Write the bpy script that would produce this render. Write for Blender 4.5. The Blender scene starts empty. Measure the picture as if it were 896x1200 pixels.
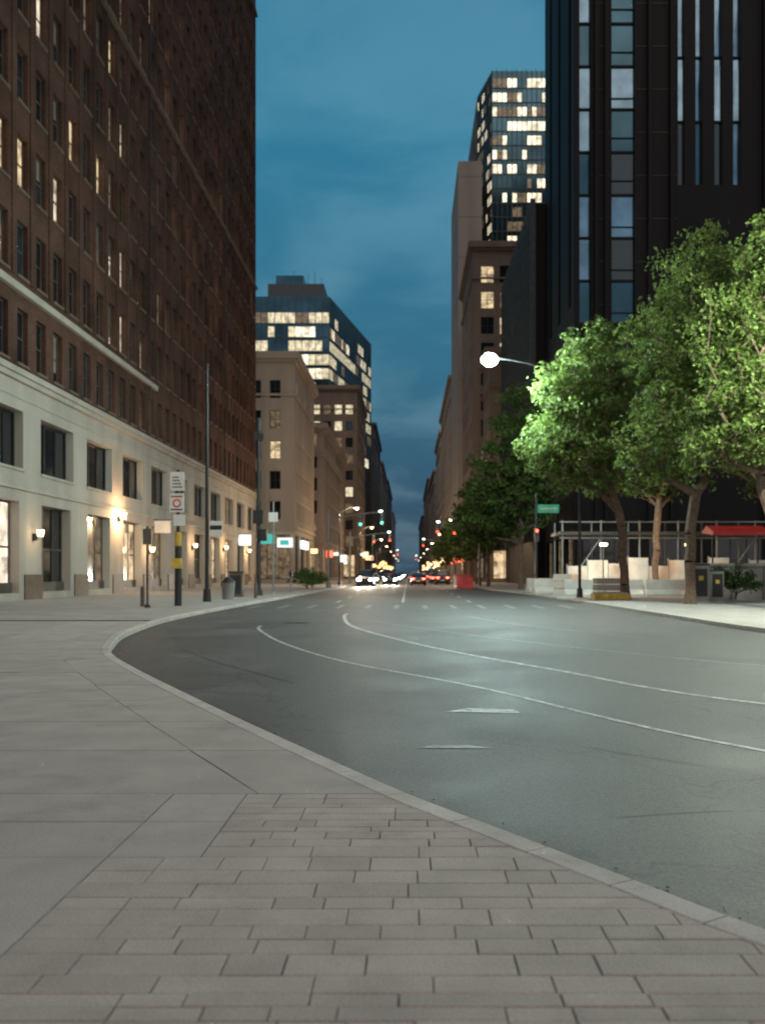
import bpy, math, random
import numpy as np
from mathutils import Vector
random.seed(7)
scene=bpy.context.scene
COL=scene.collection
scene.view_settings.view_transform='Standard'
scene.view_settings.look='None'
scene.view_settings.exposure=0
RZ=-0.12   # road level (sidewalk = 0)

# ------------------------------------------------------------------ materials
def mat(name, base, rough=.75, metal=0., spec=.4, var=.25, scale=1.5, bump=0., bscale=30., emis=None, es=0., island=0., streak=False, speck=0.):
    m=bpy.data.materials.new(name); m.use_nodes=True
    nt=m.node_tree; N=nt.nodes; L=nt.links
    b=N['Principled BSDF']
    b.inputs['Roughness'].default_value=rough
    b.inputs['Metallic'].default_value=metal
    b.inputs['Specular IOR Level'].default_value=spec
    tc=N.new('ShaderNodeTexCoord')
    mp=N.new('ShaderNodeMapping'); L.new(tc.outputs['Object'],mp.inputs[0])
    if streak: mp.inputs['Scale'].default_value=(1,1,.12)
    nz=N.new('ShaderNodeTexNoise'); nz.inputs['Scale'].default_value=scale; nz.inputs['Detail'].default_value=6
    L.new(mp.outputs[0],nz.inputs['Vector'])
    mr=N.new('ShaderNodeMapRange'); mr.inputs[1].default_value=.3; mr.inputs[2].default_value=.7
    mr.inputs[3].default_value=1-var; mr.inputs[4].default_value=1+var
    L.new(nz.outputs[0],mr.inputs[0])
    fac=mr.outputs[0]
    def mul(a,b_):
        mu=N.new('ShaderNodeMath'); mu.operation='MULTIPLY'; L.new(a,mu.inputs[0]); L.new(b_,mu.inputs[1]); return mu.outputs[0]
    if island>0:
        g=N.new('ShaderNodeNewGeometry')
        m2=N.new('ShaderNodeMapRange'); m2.inputs[3].default_value=1-island; m2.inputs[4].default_value=1+island
        L.new(g.outputs['Random Per Island'],m2.inputs[0]); fac=mul(fac,m2.outputs[0])
    if speck>0:
        n3=N.new('ShaderNodeTexNoise'); n3.inputs['Scale'].default_value=110; n3.inputs['Detail'].default_value=3; L.new(tc.outputs['Object'],n3.inputs['Vector'])
        m3=N.new('ShaderNodeMapRange'); m3.inputs[1].default_value=.32; m3.inputs[2].default_value=.68; m3.inputs[3].default_value=1-speck; m3.inputs[4].default_value=1+speck
        L.new(n3.outputs[0],m3.inputs[0]); fac=mul(fac,m3.outputs[0])
        n4=N.new('ShaderNodeTexNoise'); n4.inputs['Scale'].default_value=.9; n4.inputs['Detail'].default_value=8; n4.inputs['Roughness'].default_value=.7; L.new(tc.outputs['Object'],n4.inputs['Vector'])
        m4=N.new('ShaderNodeMapRange'); m4.inputs[1].default_value=.30; m4.inputs[2].default_value=.46; m4.inputs[3].default_value=.75; m4.inputs[4].default_value=1.0
        L.new(n4.outputs[0],m4.inputs[0]); fac=mul(fac,m4.outputs[0])
    vm=N.new('ShaderNodeVectorMath'); vm.operation='SCALE'
    vm.inputs[0].default_value=base; L.new(fac,vm.inputs['Scale'])
    L.new(vm.outputs[0],b.inputs['Base Color'])
    if bump>0:
        n2=N.new('ShaderNodeTexNoise'); n2.inputs['Scale'].default_value=bscale; n2.inputs['Detail'].default_value=8
        L.new(tc.outputs['Object'],n2.inputs['Vector'])
        bp=N.new('ShaderNodeBump'); bp.inputs['Strength'].default_value=bump; bp.inputs['Distance'].default_value=.02
        L.new(n2.outputs[0],bp.inputs['Height']); L.new(bp.outputs[0],b.inputs['Normal'])
    if emis:
        b.inputs['Emission Color'].default_value=(*emis,1); b.inputs['Emission Strength'].default_value=es
        m.cycles.emission_sampling='NONE'
    return m

def litmat(name,colr,strength,scale=1.6,lo=.25,nosample=True):
    """lit room seen through a window: uneven emission"""
    m=bpy.data.materials.new(name); m.use_nodes=True
    nt=m.node_tree;N=nt.nodes;L=nt.links;b=N['Principled BSDF']
    b.inputs['Base Color'].default_value=(.03,.03,.03,1); b.inputs['Roughness'].default_value=.15
    tc=N.new('ShaderNodeTexCoord')
    vo=N.new('ShaderNodeTexVoronoi'); vo.distance='CHEBYCHEV'; vo.inputs['Scale'].default_value=scale; vo.inputs['Randomness'].default_value=.55
    L.new(tc.outputs['Object'],vo.inputs['Vector'])
    nz=N.new('ShaderNodeTexNoise'); nz.inputs['Scale'].default_value=scale*1.3; nz.inputs['Detail'].default_value=5
    L.new(tc.outputs['Object'],nz.inputs['Vector'])
    sp=N.new('ShaderNodeSeparateColor'); L.new(vo.outputs['Color'],sp.inputs[0])
    ad=N.new('ShaderNodeMath'); ad.operation='MULTIPLY_ADD'; L.new(sp.outputs[0],ad.inputs[0]); ad.inputs[1].default_value=.3; L.new(nz.outputs[0],ad.inputs[2])
    mr=N.new('ShaderNodeMapRange'); mr.inputs[1].default_value=.42; mr.inputs[2].default_value=.85
    mr.inputs[3].default_value=lo*strength; mr.inputs[4].default_value=strength
    L.new(ad.outputs[0],mr.inputs[0]); L.new(mr.outputs[0],b.inputs['Emission Strength'])
    b.inputs['Emission Color'].default_value=(*colr,1)
    if nosample: m.cycles.emission_sampling='NONE'
    return m

def emat(name,c,s,sample=False):
    m=bpy.data.materials.new(name); m.use_nodes=True
    b=m.node_tree.nodes['Principled BSDF']; b.inputs['Base Color'].default_value=(.1,.1,.1,1)
    b.inputs['Emission Color'].default_value=(*c,1); b.inputs['Emission Strength'].default_value=s
    if not sample: m.cycles.emission_sampling='NONE'
    return m

def brickmat(name,c1,c2,mortar):
    m=bpy.data.materials.new(name); m.use_nodes=True
    nt=m.node_tree;N=nt.nodes;L=nt.links;b=N['Principled BSDF']; b.inputs['Roughness'].default_value=.9
    b.inputs['Specular IOR Level'].default_value=.2
    tc=N.new('ShaderNodeTexCoord'); s=N.new('ShaderNodeSeparateXYZ'); L.new(tc.outputs['Object'],s.inputs[0])
    a=N.new('ShaderNodeMath'); a.operation='ADD'; L.new(s.outputs[0],a.inputs[0]); L.new(s.outputs[1],a.inputs[1])
    c=N.new('ShaderNodeCombineXYZ'); L.new(a.outputs[0],c.inputs[0]); L.new(s.outputs[2],c.inputs[1])
    br=N.new('ShaderNodeTexBrick'); br.inputs['Scale'].default_value=1; br.inputs['Brick Width'].default_value=.24; br.inputs['Row Height'].default_value=.08
    br.inputs['Mortar Size'].default_value=.008
    br.inputs['Color1'].default_value=(*c1,1); br.inputs['Color2'].default_value=(*c2,1); br.inputs['Mortar'].default_value=(*mortar,1)
    L.new(c.outputs[0],br.inputs['Vector'])
    nz=N.new('ShaderNodeTexNoise'); nz.inputs['Scale'].default_value=.35; nz.inputs['Detail'].default_value=7; L.new(tc.outputs['Object'],nz.inputs['Vector'])
    mr=N.new('ShaderNodeMapRange'); mr.inputs[1].default_value=.3; mr.inputs[2].default_value=.7; mr.inputs[3].default_value=.55; mr.inputs[4].default_value=1.35
    L.new(nz.outputs[0],mr.inputs[0])
    v=N.new('ShaderNodeVectorMath'); v.operation='SCALE'; L.new(br.outputs[0],v.inputs[0]); L.new(mr.outputs[0],v.inputs['Scale'])
    L.new(v.outputs[0],b.inputs['Base Color'])
    return m

def asphaltmat(name='asphalt',base=(.082,.077,.073),crack=.55):
    m=bpy.data.materials.new(name); m.use_nodes=True
    nt=m.node_tree;N=nt.nodes;L=nt.links;b=N['Principled BSDF']; b.inputs['Specular IOR Level'].default_value=.25
    tc=N.new('ShaderNodeTexCoord')
    n1=N.new('ShaderNodeTexNoise'); n1.inputs['Scale'].default_value=.35; n1.inputs['Detail'].default_value=8; n1.inputs['Roughness'].default_value=.65
    n2=N.new('ShaderNodeTexNoise'); n2.inputs['Scale'].default_value=80; n2.inputs['Detail'].default_value=3
    n3=N.new('ShaderNodeTexVoronoi'); n3.feature='DISTANCE_TO_EDGE'; n3.inputs['Scale'].default_value=.32
    nd=N.new('ShaderNodeTexNoise'); nd.inputs['Scale'].default_value=1.1; nd.inputs['Detail'].default_value=6
    for n in (n1,n2,nd): L.new(tc.outputs['Object'],n.inputs['Vector'])
    mx=N.new('ShaderNodeVectorMath'); mx.operation='MULTIPLY_ADD'; mx.inputs[1].default_value=(1.6,1.6,0)
    L.new(nd.outputs['Color'],mx.inputs[0]); L.new(tc.outputs['Object'],mx.inputs[2]); L.new(mx.outputs[0],n3.inputs['Vector'])
    r1=N.new('ShaderNodeMapRange'); r1.inputs[1].default_value=.3; r1.inputs[2].default_value=.7; r1.inputs[3].default_value=.66; r1.inputs[4].default_value=1.34; L.new(n1.outputs[0],r1.inputs[0])
    r2=N.new('ShaderNodeMapRange'); r2.inputs[1].default_value=.3; r2.inputs[2].default_value=.7; r2.inputs[3].default_value=.42; r2.inputs[4].default_value=1.58; L.new(n2.outputs[0],r2.inputs[0])
    r3=N.new('ShaderNodeMapRange'); r3.inputs[1].default_value=0; r3.inputs[2].default_value=.006; r3.inputs[3].default_value=crack; r3.inputs[4].default_value=1; L.new(n3.outputs[0],r3.inputs[0])
    a=N.new('ShaderNodeMath'); a.operation='MULTIPLY'; L.new(r1.outputs[0],a.inputs[0]); L.new(r2.outputs[0],a.inputs[1])
    c=N.new('ShaderNodeMath'); c.operation='MULTIPLY'; L.new(a.outputs[0],c.inputs[0]); L.new(r3.outputs[0],c.inputs[1])
    v=N.new('ShaderNodeVectorMath'); v.operation='SCALE'; v.inputs[0].default_value=base; L.new(c.outputs[0],v.inputs['Scale'])
    L.new(v.outputs[0],b.inputs['Base Color'])
    rr=N.new('ShaderNodeMapRange'); rr.inputs[1].default_value=.3; rr.inputs[2].default_value=.7; rr.inputs[3].default_value=.52; rr.inputs[4].default_value=.76; L.new(n1.outputs[0],rr.inputs[0])
    L.new(rr.outputs[0],b.inputs['Roughness'])
    bp=N.new('ShaderNodeBump'); bp.inputs['Strength'].default_value=.22; bp.inputs['Distance'].default_value=.01
    L.new(n2.outputs[0],bp.inputs['Height']); L.new(bp.outputs[0],b.inputs['Normal'])
    return m

def paintmat(name='worn_road_paint',lo=.38,hi=.60,w=.55):
    m=bpy.data.materials.new(name); m.use_nodes=True
    nt=m.node_tree;N=nt.nodes;L=nt.links;b=N['Principled BSDF']; b.inputs['Roughness'].default_value=.6
    tc=N.new('ShaderNodeTexCoord'); nz=N.new('ShaderNodeTexNoise'); nz.inputs['Scale'].default_value=7; nz.inputs['Detail'].default_value=9; nz.inputs['Roughness'].default_value=.75
    L.new(tc.outputs['Object'],nz.inputs['Vector'])
    cr=N.new('ShaderNodeValToRGB'); cr.color_ramp.elements[0].position=lo; cr.color_ramp.elements[0].color=(.10,.095,.09,1)
    cr.color_ramp.elements[1].position=hi; cr.color_ramp.elements[1].color=(w,w,w*.95,1)
    L.new(nz.outputs[0],cr.inputs[0]); L.new(cr.outputs[0],b.inputs['Base Color'])
    return m

def leafmat(name,c,tr=.35):
    m=bpy.data.materials.new(name); m.use_nodes=True
    nt=m.node_tree;N=nt.nodes;L=nt.links
    b=N['Principled BSDF']; b.inputs['Roughness'].default_value=.6; b.inputs['Specular IOR Level'].default_value=.25
    g=N.new('ShaderNodeNewGeometry'); mr=N.new('ShaderNodeMapRange'); mr.inputs[3].default_value=.6; mr.inputs[4].default_value=1.5
    L.new(g.outputs['Random Per Island'],mr.inputs[0])
    tc=N.new('ShaderNodeTexCoord'); nz=N.new('ShaderNodeTexNoise'); nz.inputs['Scale'].default_value=.8; L.new(tc.outputs['Object'],nz.inputs['Vector'])
    m2=N.new('ShaderNodeMapRange'); m2.inputs[1].default_value=.35; m2.inputs[2].default_value=.65; m2.inputs[3].default_value=.7; m2.inputs[4].default_value=1.3; L.new(nz.outputs[0],m2.inputs[0])
    mu=N.new('ShaderNodeMath'); mu.operation='MULTIPLY'; L.new(mr.outputs[0],mu.inputs[0]); L.new(m2.outputs[0],mu.inputs[1])
    v=N.new('ShaderNodeVectorMath'); v.operation='SCALE'; v.inputs[0].default_value=c; L.new(mu.outputs[0],v.inputs['Scale'])
    L.new(v.outputs[0],b.inputs['Base Color'])
    t=N.new('ShaderNodeBsdfTranslucent'); L.new(v.outputs[0],t.inputs['Color'])
    mx=N.new('ShaderNodeMixShader'); mx.inputs[0].default_value=tr
    L.new(b.outputs[0],mx.inputs[1]); L.new(t.outputs[0],mx.inputs[2]); L.new(mx.outputs[0],N['Material Output'].inputs['Surface'])
    return m

M={}
M['asphalt']=asphaltmat()
M['patch']=asphaltmat('asphalt_patch',(.062,.059,.057),1)
M['tar']=mat('tar_seal',(.022,.021,.02),.5,var=.3,scale=4)
M['paint']=paintmat()
M['paint2']=paintmat('faded_crosswalk_paint',.42,.72,.34)
M['ground']=mat('ground_dark',(.06,.06,.058),.9)
M['bed']=mat('sand_bed',(.05,.038,.03),.95)
M['slab']=mat('concrete_slab',(.325,.290,.258),.85,var=.11,scale=2.2,bump=.25,bscale=60,island=.07,speck=.13)
M['paver']=mat('concrete_paver',(.340,.296,.258),.85,var=.12,scale=3,bump=.35,bscale=70,island=.09,speck=.15)
M['kerb']=mat('kerb_granite',(.40,.362,.325),.8,var=.16,scale=3,bump=.3,bscale=60,island=.07,speck=.16)
M['walk']=mat('sidewalk_concrete',(.29,.268,.25),.85,var=.14,scale=.8,bump=.2,speck=.08)
M['brick']=brickmat('brown_brick',(.108,.047,.030),(.070,.032,.022),(.08,.052,.04))
M['trim']=mat('brown_stone_trim',(.14,.095,.07),.85,var=.2,scale=.6,streak=True)
M['lime']=mat('limestone',(.41,.36,.31),.8,var=.16,scale=.6,streak=True,bump=.15,bscale=8)
M['plinth']=mat('granite_plinth',(.10,.07,.05),.5,var=.2,scale=3)
M['frame_d']=mat('dark_window_frame',(.03,.028,.026),.5)
M['frame_b']=mat('bronze_window_frame',(.09,.072,.058),.5)
M['glass']=mat('window_glass',(.012,.016,.02),.07,spec=1.0,var=.2,scale=.6)
M['glass2']=mat('window_glass_sheen',(.16,.25,.33),.12,metal=.9,var=.35,scale=.5)
M['blind']=mat('window_blind',(.24,.19,.15),.8,var=.15)
M['litA']=litmat('lit_room_warm',(1,.76,.44),1.0)
M['litB']=litmat('lit_room_pale',(1,.87,.64),1.0)
M['litC']=litmat('lit_room_dim',(1,.70,.42),.22)
M['litE']=litmat('lit_office_floor',(1,.86,.56),1.1,.9,.35)
M['litF']=litmat('lit_tower_room',(1,.86,.62),2.0,.7,.3)
M['shop']=litmat('lit_shopfront',(1,.72,.42),1.0,.9,.10)
M['shop2']=litmat('lit_shop_display',(1,.85,.66),1.5,1.3,.35)
M['beige']=mat('beige_stone',(.38,.315,.265),.85,var=.14,scale=.4,streak=True)
M['tan']=mat('tan_stone',(.24,.20,.18),.85,var=.15,scale=.3,streak=True)
M['brownst']=mat('brown_stone',(.145,.11,.092),.85,var=.2,scale=.3,streak=True)
M['dkst']=mat('dark_stone',(.07,.066,.066),.8,var=.2,scale=.3)
M['black']=mat('black_cladding',(.008,.0068,.0075),.6,spec=.15,var=.25,scale=.3,streak=True)
M['curtain']=mat('curtain_wall_glass',(.045,.10,.135),.12,metal=.75,var=.45,scale=.15)
M['mull']=mat('steel_mullion',(.05,.06,.065),.4,metal=.5)
M['pole_d']=mat('dark_painted_steel',(.02,.02,.02),.45)
M['pole_g']=mat('galvanised_steel',(.20,.20,.19),.5,metal=.4)
M['concrete']=mat('raw_concrete',(.36,.33,.30),.85,var=.25,scale=1.5,speck=.1)
M['hoard']=mat('painted_hoarding',(.48,.45,.41),.7,var=.2,scale=1.2,island=.2)
M['white']=mat('white_enamel',(.62,.60,.57),.5,var=.1)
M['red']=mat('red_plastic',(.50,.035,.025),.5)
M['yellow']=mat('yellow_paint',(.5,.33,.05),.6,var=.3,scale=4)
M['orange']=mat('orange_plastic',(.5,.14,.03),.6)
M['green']=mat('green_sign',(.02,.16,.09),.4,emis=(.05,.6,.4),es=.06)
M['tyre']=mat('tyre_rubber',(.015,.015,.015),.85)
M['rim']=mat('wheel_rim',(.4,.4,.4),.3,metal=.9)
M['bark']=mat('tree_bark',(.13,.085,.06),.9,var=.35,scale=6,bump=.6,bscale=14)
M['leaf']=leafmat('leaf_spring_green',(.120,.170,.042),.42)
M['leafd']=leafmat('leaf_deep_green',(.06,.105,.024),.3)
M['lamp']=emat('lamp_lens_cool',(.80,1,.95),420)
M['lamps']=emat('lamp_lens_small',(.75,1,.90),14)
M['lampw']=emat('lamp_lens_warm',(1,.70,.40),14)
M['sconce']=emat('sconce_glow',(1,.72,.38),70)
M['sconce2']=emat('sconce_dim',(1,.70,.36),6)
M['head']=emat('headlight_lens',(1,.95,.85),140)
M['tail']=emat('taillight_lens',(1,.05,.03),30)
M['sigr']=emat('signal_red',(1,.05,.02),9)
M['sigg']=emat('signal_green',(.1,1,.6),5)
M['teal']=emat('teal_sign_face',(.05,.7,.62),.7)
M['signw']=emat('lit_sign_face',(.9,1,.92),1.3)
M['signo']=emat('amber_sign_face',(1,.55,.22),3)
M['signred']=emat('red_sign_face',(1,.12,.06),3)

# ------------------------------------------------------------------ mesh builder
class MB:
    def __init__(s): s.v=[];s.f=[];s.m=[];s.mats=[]
    def mi(s,k):
        if k not in s.mats: s.mats.append(k)
        return s.mats.index(k)
    def poly(s,pts,k):
        n=len(s.v); s.v.extend([tuple(p) for p in pts]); s.f.append(tuple(range(n,n+len(pts)))); s.m.append(s.mi(k))
    def box8(s,P,k):
        n=len(s.v); s.v.extend([tuple(p) for p in P]); i=s.mi(k)
        for f in ((0,3,2,1),(4,5,6,7),(0,1,5,4),(1,2,6,5),(2,3,7,6),(3,0,4,7)):
            s.f.append(tuple(n+a for a in f)); s.m.append(i)
    def box(s,x0,x1,y0,y1,z0,z1,k):
        s.box8([(x0,y0,z0),(x1,y0,z0),(x1,y1,z0),(x0,y1,z0),(x0,y0,z1),(x1,y0,z1),(x1,y1,z1),(x0,y1,z1)],k)
    def lbox(s,O,U,N,u0,u1,z0,z1,d0,d1,k):
        Z=Vector((0,0,1)); p=lambda u,z,d:O+U*u+Z*z+N*d
        s.box8([p(u0,z0,d0),p(u1,z0,d0),p(u1,z0,d1),p(u0,z0,d1),p(u0,z1,d0),p(u1,z1,d0),p(u1,z1,d1),p(u0,z1,d1)],k)
    def cyl(s,p0,p1,r0,r1,n,k,caps=True):
        p0=Vector(p0);p1=Vector(p1);d=(p1-p0).normalized()
        a=d.cross(Vector((0,0,1)) if abs(d.z)<.9 else Vector((1,0,0))).normalized(); b=d.cross(a)
        i0=len(s.v); i=s.mi(k)
        for p,r in((p0,r0),(p1,r1)):
            for j in range(n):
                t=2*math.pi*j/n; s.v.append(tuple(p+a*math.cos(t)*r+b*math.sin(t)*r))
        for j in range(n):
            s.f.append((i0+j,i0+(j+1)%n,i0+n+(j+1)%n,i0+n+j)); s.m.append(i)
        if caps:
            s.f.append(tuple(i0+j for j in reversed(range(n)))); s.m.append(i)
            s.f.append(tuple(i0+n+j for j in range(n))); s.m.append(i)
    def ell(s,c,rx,ry,rz,k,nu=10,nv=6):
        i0=len(s.v); i=s.mi(k)
        for a in range(nv+1):
            t=math.pi*a/nv
            for b in range(nu):
                q=2*math.pi*b/nu; s.v.append((c[0]+rx*math.sin(t)*math.cos(q),c[1]+ry*math.sin(t)*math.sin(q),c[2]+rz*math.cos(t)))
        for a in range(nv):
            for b in range(nu):
                s.f.append((i0+a*nu+b,i0+a*nu+(b+1)%nu,i0+(a+1)*nu+(b+1)%nu,i0+(a+1)*nu+b)); s.m.append(i)
    def mesh(s,name):
        me=bpy.data.meshes.new(name); me.from_pydata(s.v,[],s.f)
        for k in s.mats: me.materials.append(M[k])
        me.polygons.foreach_set('material_index',s.m); me.update(); return me
    def build(s,name,loc=(0,0,0),rot=0,bevel=0):
        o=bpy.data.objects.new(name,s.mesh(name)); COL.objects.link(o); o.location=loc; o.rotation_euler=(0,0,rot)
        if bevel:
            b=o.modifiers.new('bevel','BEVEL'); b.width=bevel; b.segments=2; b.limit_method='ANGLE'
        return o
def inst(o,name,loc,rot=0,sc=1):
    q=bpy.data.objects.new(name,o.data); COL.objects.link(q); q.location=loc; q.rotation_euler=(0,0,rot); q.scale=(sc,sc,sc) if not isinstance(sc,tuple) else sc
    return q
def child(o,par):
    o.parent=par; return o

def crom(P,n=8):
    out=[]
    P=[Vector(p) for p in P]
    Q=[P[0]*2-P[1]]+P+[P[-1]*2-P[-2]]
    for i in range(1,len(Q)-2):
        a,b,c,d=Q[i-1:i+3]
        for j in range(n):
            t=j/n; out.append(.5*((2*b)+(c-a)*t+(2*a-5*b+4*c-d)*t*t+(3*b-a-3*c+d)*t**3))
    out.append(P[-1]); return out

# ------------------------------------------------------------------ ground / road / kerbs
g=MB(); g.poly([(-2500,-600,-.135),(2500,-600,-.135),(2500,4000,-.135),(-2500,4000,-.135)],'ground'); g.build('ground')
r=MB(); r.poly([(-9,-12,RZ),(140,-12,RZ),(140,40,RZ),(14,40,RZ),(14,1400,RZ),(-9,1400,RZ)],'asphalt'); r.build('road')

KL=[(60,-1.5),(20,-1),(9,-.2),(4.5,.95),(2.6,2.05),(1.85,2.75),(1.31,3.44),(.93,4.05),(.50,4.75),(0.0,5.56),(-.5,6.5),(-1.3,8.03),(-2.4,10.2),(-3.73,12.9),(-4.85,15.4),(-5.6,17.9),(-6.4,21.7),(-7.1,28.6),(-7.15,39.7),(-6.8,60),(-6.5,90),(-6.5,140)]
KR=[(60,12.0),(25,12.3),(15,13.8),(11,16),(9.1,19),(8.4,23),(8.3,33),(8.2,57),(6.9,80),(6.4,110),(6.4,140)]
KLc=crom([(x,y,0) for x,y in KL],10); KRc=crom([(x,y,0) for x,y in KR],10)
KLc.append(Vector((-6.5,1200,0))); KRc.append(Vector((6.4,1200,0)))
def offs(C,d):
    out=[]
    for i,p in enumerate(C):
        t=(C[min(i+1,len(C)-1)]-C[max(i-1,0)]).normalized()
        out.append(p+Vector((-t.y,t.x,0))*d)
    return out
def kerb(C,side,name):
    mb=MB()
    pts=[C[0]]
    for a,b in zip(C,C[1:]):
        L=(b-a).length
        n=max(1,int(L/.25)) if L<50 else 1
        for j in range(1,n+1): pts.append(a+(b-a)*j/n)
    prof=[(0,-.14),(0,-.02),(.006,-.006),(.02,.004),(.15,.004),(.156,-.004),(.156,-.05)]
    tang=[(pts[min(i+1,len(pts)-1)]-pts[max(i-1,0)]).normalized() for i in range(len(pts))]
    i=0
    while i<len(pts)-1:
        j=min(i+7,len(pts)-1)
        rings=[]
        for k in range(i,j+1):
            t=tang[k]; n=Vector((-t.y,t.x,0))*side
            p=pts[k].copy()
            if k==i and i>0: p+=t*.004
            if k==j: p-=t*.004
            rings.append([len(mb.v)+q for q in range(len(prof))])
            for a,z in prof: mb.v.append(tuple(p+n*a+Vector((0,0,z))))
        mi=mb.mi('kerb')
        for A,B in zip(rings,rings[1:]):
            for q in range(len(prof)-1): mb.f.append((A[q],A[q+1],B[q+1],B[q])); mb.m.append(mi)
        mb.f.append(tuple(rings[0])); mb.m.append(mi); mb.f.append(tuple(reversed(rings[-1]))); mb.m.append(mi)
        i=j
    return mb.build(name)
kerb(KLc,1,'kerb'); kerb(KRc,-1,'kerb')
inL=offs(KLc,.10); inR=offs(KRc,-.10)
s=MB(); s.poly([(p.x,p.y,-.014) for p in inL]+[(-60,1200,-.014),(-60,-40,-.014),(60,-40,-.014)],'bed'); s.build('pavement_bed')
s=MB()
far=[p for p in inL if p.y>26]
s.poly([(p.x,p.y,0) for p in far]+[(-60,1200,0),(-60,far[0].y,0)],'walk'); s.build('sidewalk')
s=MB(); s.poly([(p.x,p.y,0) for p in inR]+[(120,1200,0),(120,12,0)],'walk'); s.build('sidewalk')

ys=np.array([p.y for p in KLc[30:]]); xs=np.array([p.x for p in KLc[30:]])
def xk(y): return float(np.interp(y,ys,xs))
def clip(poly,nx,ny,c):
    out=[]
    for i in range(len(poly)):
        a=poly[i];b=poly[(i+1)%len(poly)]
        da=nx*a[0]+ny*a[1]-c; db=nx*b[0]+ny*b[1]-c
        if da<=0: out.append(a)
        if (da<0<db) or (db<0<da):
            t=da/(da-db); out.append((a[0]+(b[0]-a[0])*t,a[1]+(b[1]-a[1])*t))
    return out
KP=[(p.x,p.y) for p in KLc]
def kclip(poly,off=.158):
    cx=sum(p[0] for p in poly)/len(poly); cy=sum(p[1] for p in poly)/len(poly)
    i=min(range(1,len(KP)-1),key=lambda i:(KP[i][0]-cx)**2+(KP[i][1]-cy)**2)
    tx=KP[i+1][0]-KP[i-1][0]; ty=KP[i+1][1]-KP[i-1][1]; l=math.hypot(tx,ty); tx/=l;ty/=l
    nx,ny=ty,-tx
    c=nx*KP[i][0]+ny*KP[i][1]-off
    return clip(poly,nx,ny,c)
def stone(mb,poly,k,z=0.,th=.06,gap=.003,gy=None):
    if len(poly)<3: return
    if gy is None: gy=gap
    cx=sum(p[0] for p in poly)/len(poly); cy=sum(p[1] for p in poly)/len(poly)
    ar=abs(sum(poly[i][0]*poly[(i+1)%len(poly)][1]-poly[(i+1)%len(poly)][0]*poly[i][1] for i in range(len(poly))))/2
    if ar<.0015: return
    def sh(d,e):
        q=[]
        for p in poly:
            dx=p[0]-cx;dy=p[1]-cy
            q.append((p[0]-math.copysign(min(d,abs(dx)),dx),p[1]-math.copysign(min(e,abs(dy)),dy)))
        return q
    A=sh(gap,gy);B=sh(gap+.003,gy+.004); n=len(poly); i0=len(mb.v)
    for p in A: mb.v.append((p[0],p[1],z-th))
    for p in A: mb.v.append((p[0],p[1],z-.004))
    for p in B: mb.v.append((p[0],p[1],z))
    mi=mb.mi(k)
    for q in range(n):
        r_=(q+1)%n
        mb.f.append((i0+q,i0+r_,i0+n+r_,i0+n+q)); mb.m.append(mi)
        mb.f.append((i0+n+q,i0+n+r_,i0+2*n+r_,i0+2*n+q)); mb.m.append(mi)
    mb.f.append(tuple(i0+2*n+q for q in range(n))); mb.m.append(mi)
pv=MB(); rs=random.Random(3)
rows=[]
def mkrows(a,b):
    y=a
    while y<b-1e-6:
        h=rs.choice([.09,.13,.13,.17])
        if y+h>b-.08: h=b-y
        rows.append((y,y+h)); y+=h
mkrows(-1.5,4.3); mkrows(4.3,5.54)
for (y0,y1) in rows:
    x=-1.38 if y1<4.31 else -.95
    xe=6 if y0<1.5 else 4
    while x<xe:
        w=rs.choice([.2,.27,.27,.38,.5])
        p=[(x,y0),(x+w,y0),(x+w,y1),(x,y1)]
        p=kclip(p); stone(pv,p,'paver',z=rs.uniform(-.002,.002),gap=rs.uniform(.001,.0028),gy=rs.uniform(.0018,.0055)); x+=w
pv.build('paver_paving')
sl=MB()
def slab(p,gap=.0035,gy=.006): stone(sl,p,'slab',z=rs.uniform(-.0015,.0015),gap=gap,gy=gy)
slab([(-1.38,4.3),(-.95,4.3),(-.95,4.92),(-1.38,4.92)]); slab([(-1.38,4.92),(-.95,4.92),(-.95,5.54),(-1.38,5.54)])
yl=[-1.5,-.4,.7,1.9,3.1,4.3,4.92,5.54]
xl=[-1.38,-2.65,-3.9,-5.2,-6.5,-7.8,-9.1]
for a,b in zip(yl,yl[1:]):
    for c,d in zip(xl,xl[1:]): slab([(d,a),(c,a),(c,b),(d,b)])
Y=5.54; yl=[]
while Y<27: yl.append(Y); Y+=1.35 if Y<12 else 1.9
off=[.157,.78,2.1,3.6,5.2,6.9,8.6,10.4,12.3]
for a,b in zip(yl,yl[1:]):
    for c,d in zip(off,off[1:]):
        def X(y,o): 
            t=math.hypot(1,(xk(y+.2)-xk(y-.2))/.4)
            return xk(y)-o*t
        p=[(X(a,d),a),(X(a,c),a),(X((a+b)/2,c),(a+b)/2),(X(b,c),b),(X(b,d),b),(X((a+b)/2,d),(a+b)/2)]
        if c>.5 : p=[p[0],p[1],p[3],p[4]]
        slab(p,.0038,.012)
sl.build('concrete_slab_paving')
ct=MB(); ct.poly([(-60,-40,-.006),(-9.1,-40,-.006),(-9.1,5.54,-.006),(-14,5.54,-.006),(-19,27,-.006),(-60,27,-.006)],'walk'); ct.build('plaza_pavement')

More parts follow.
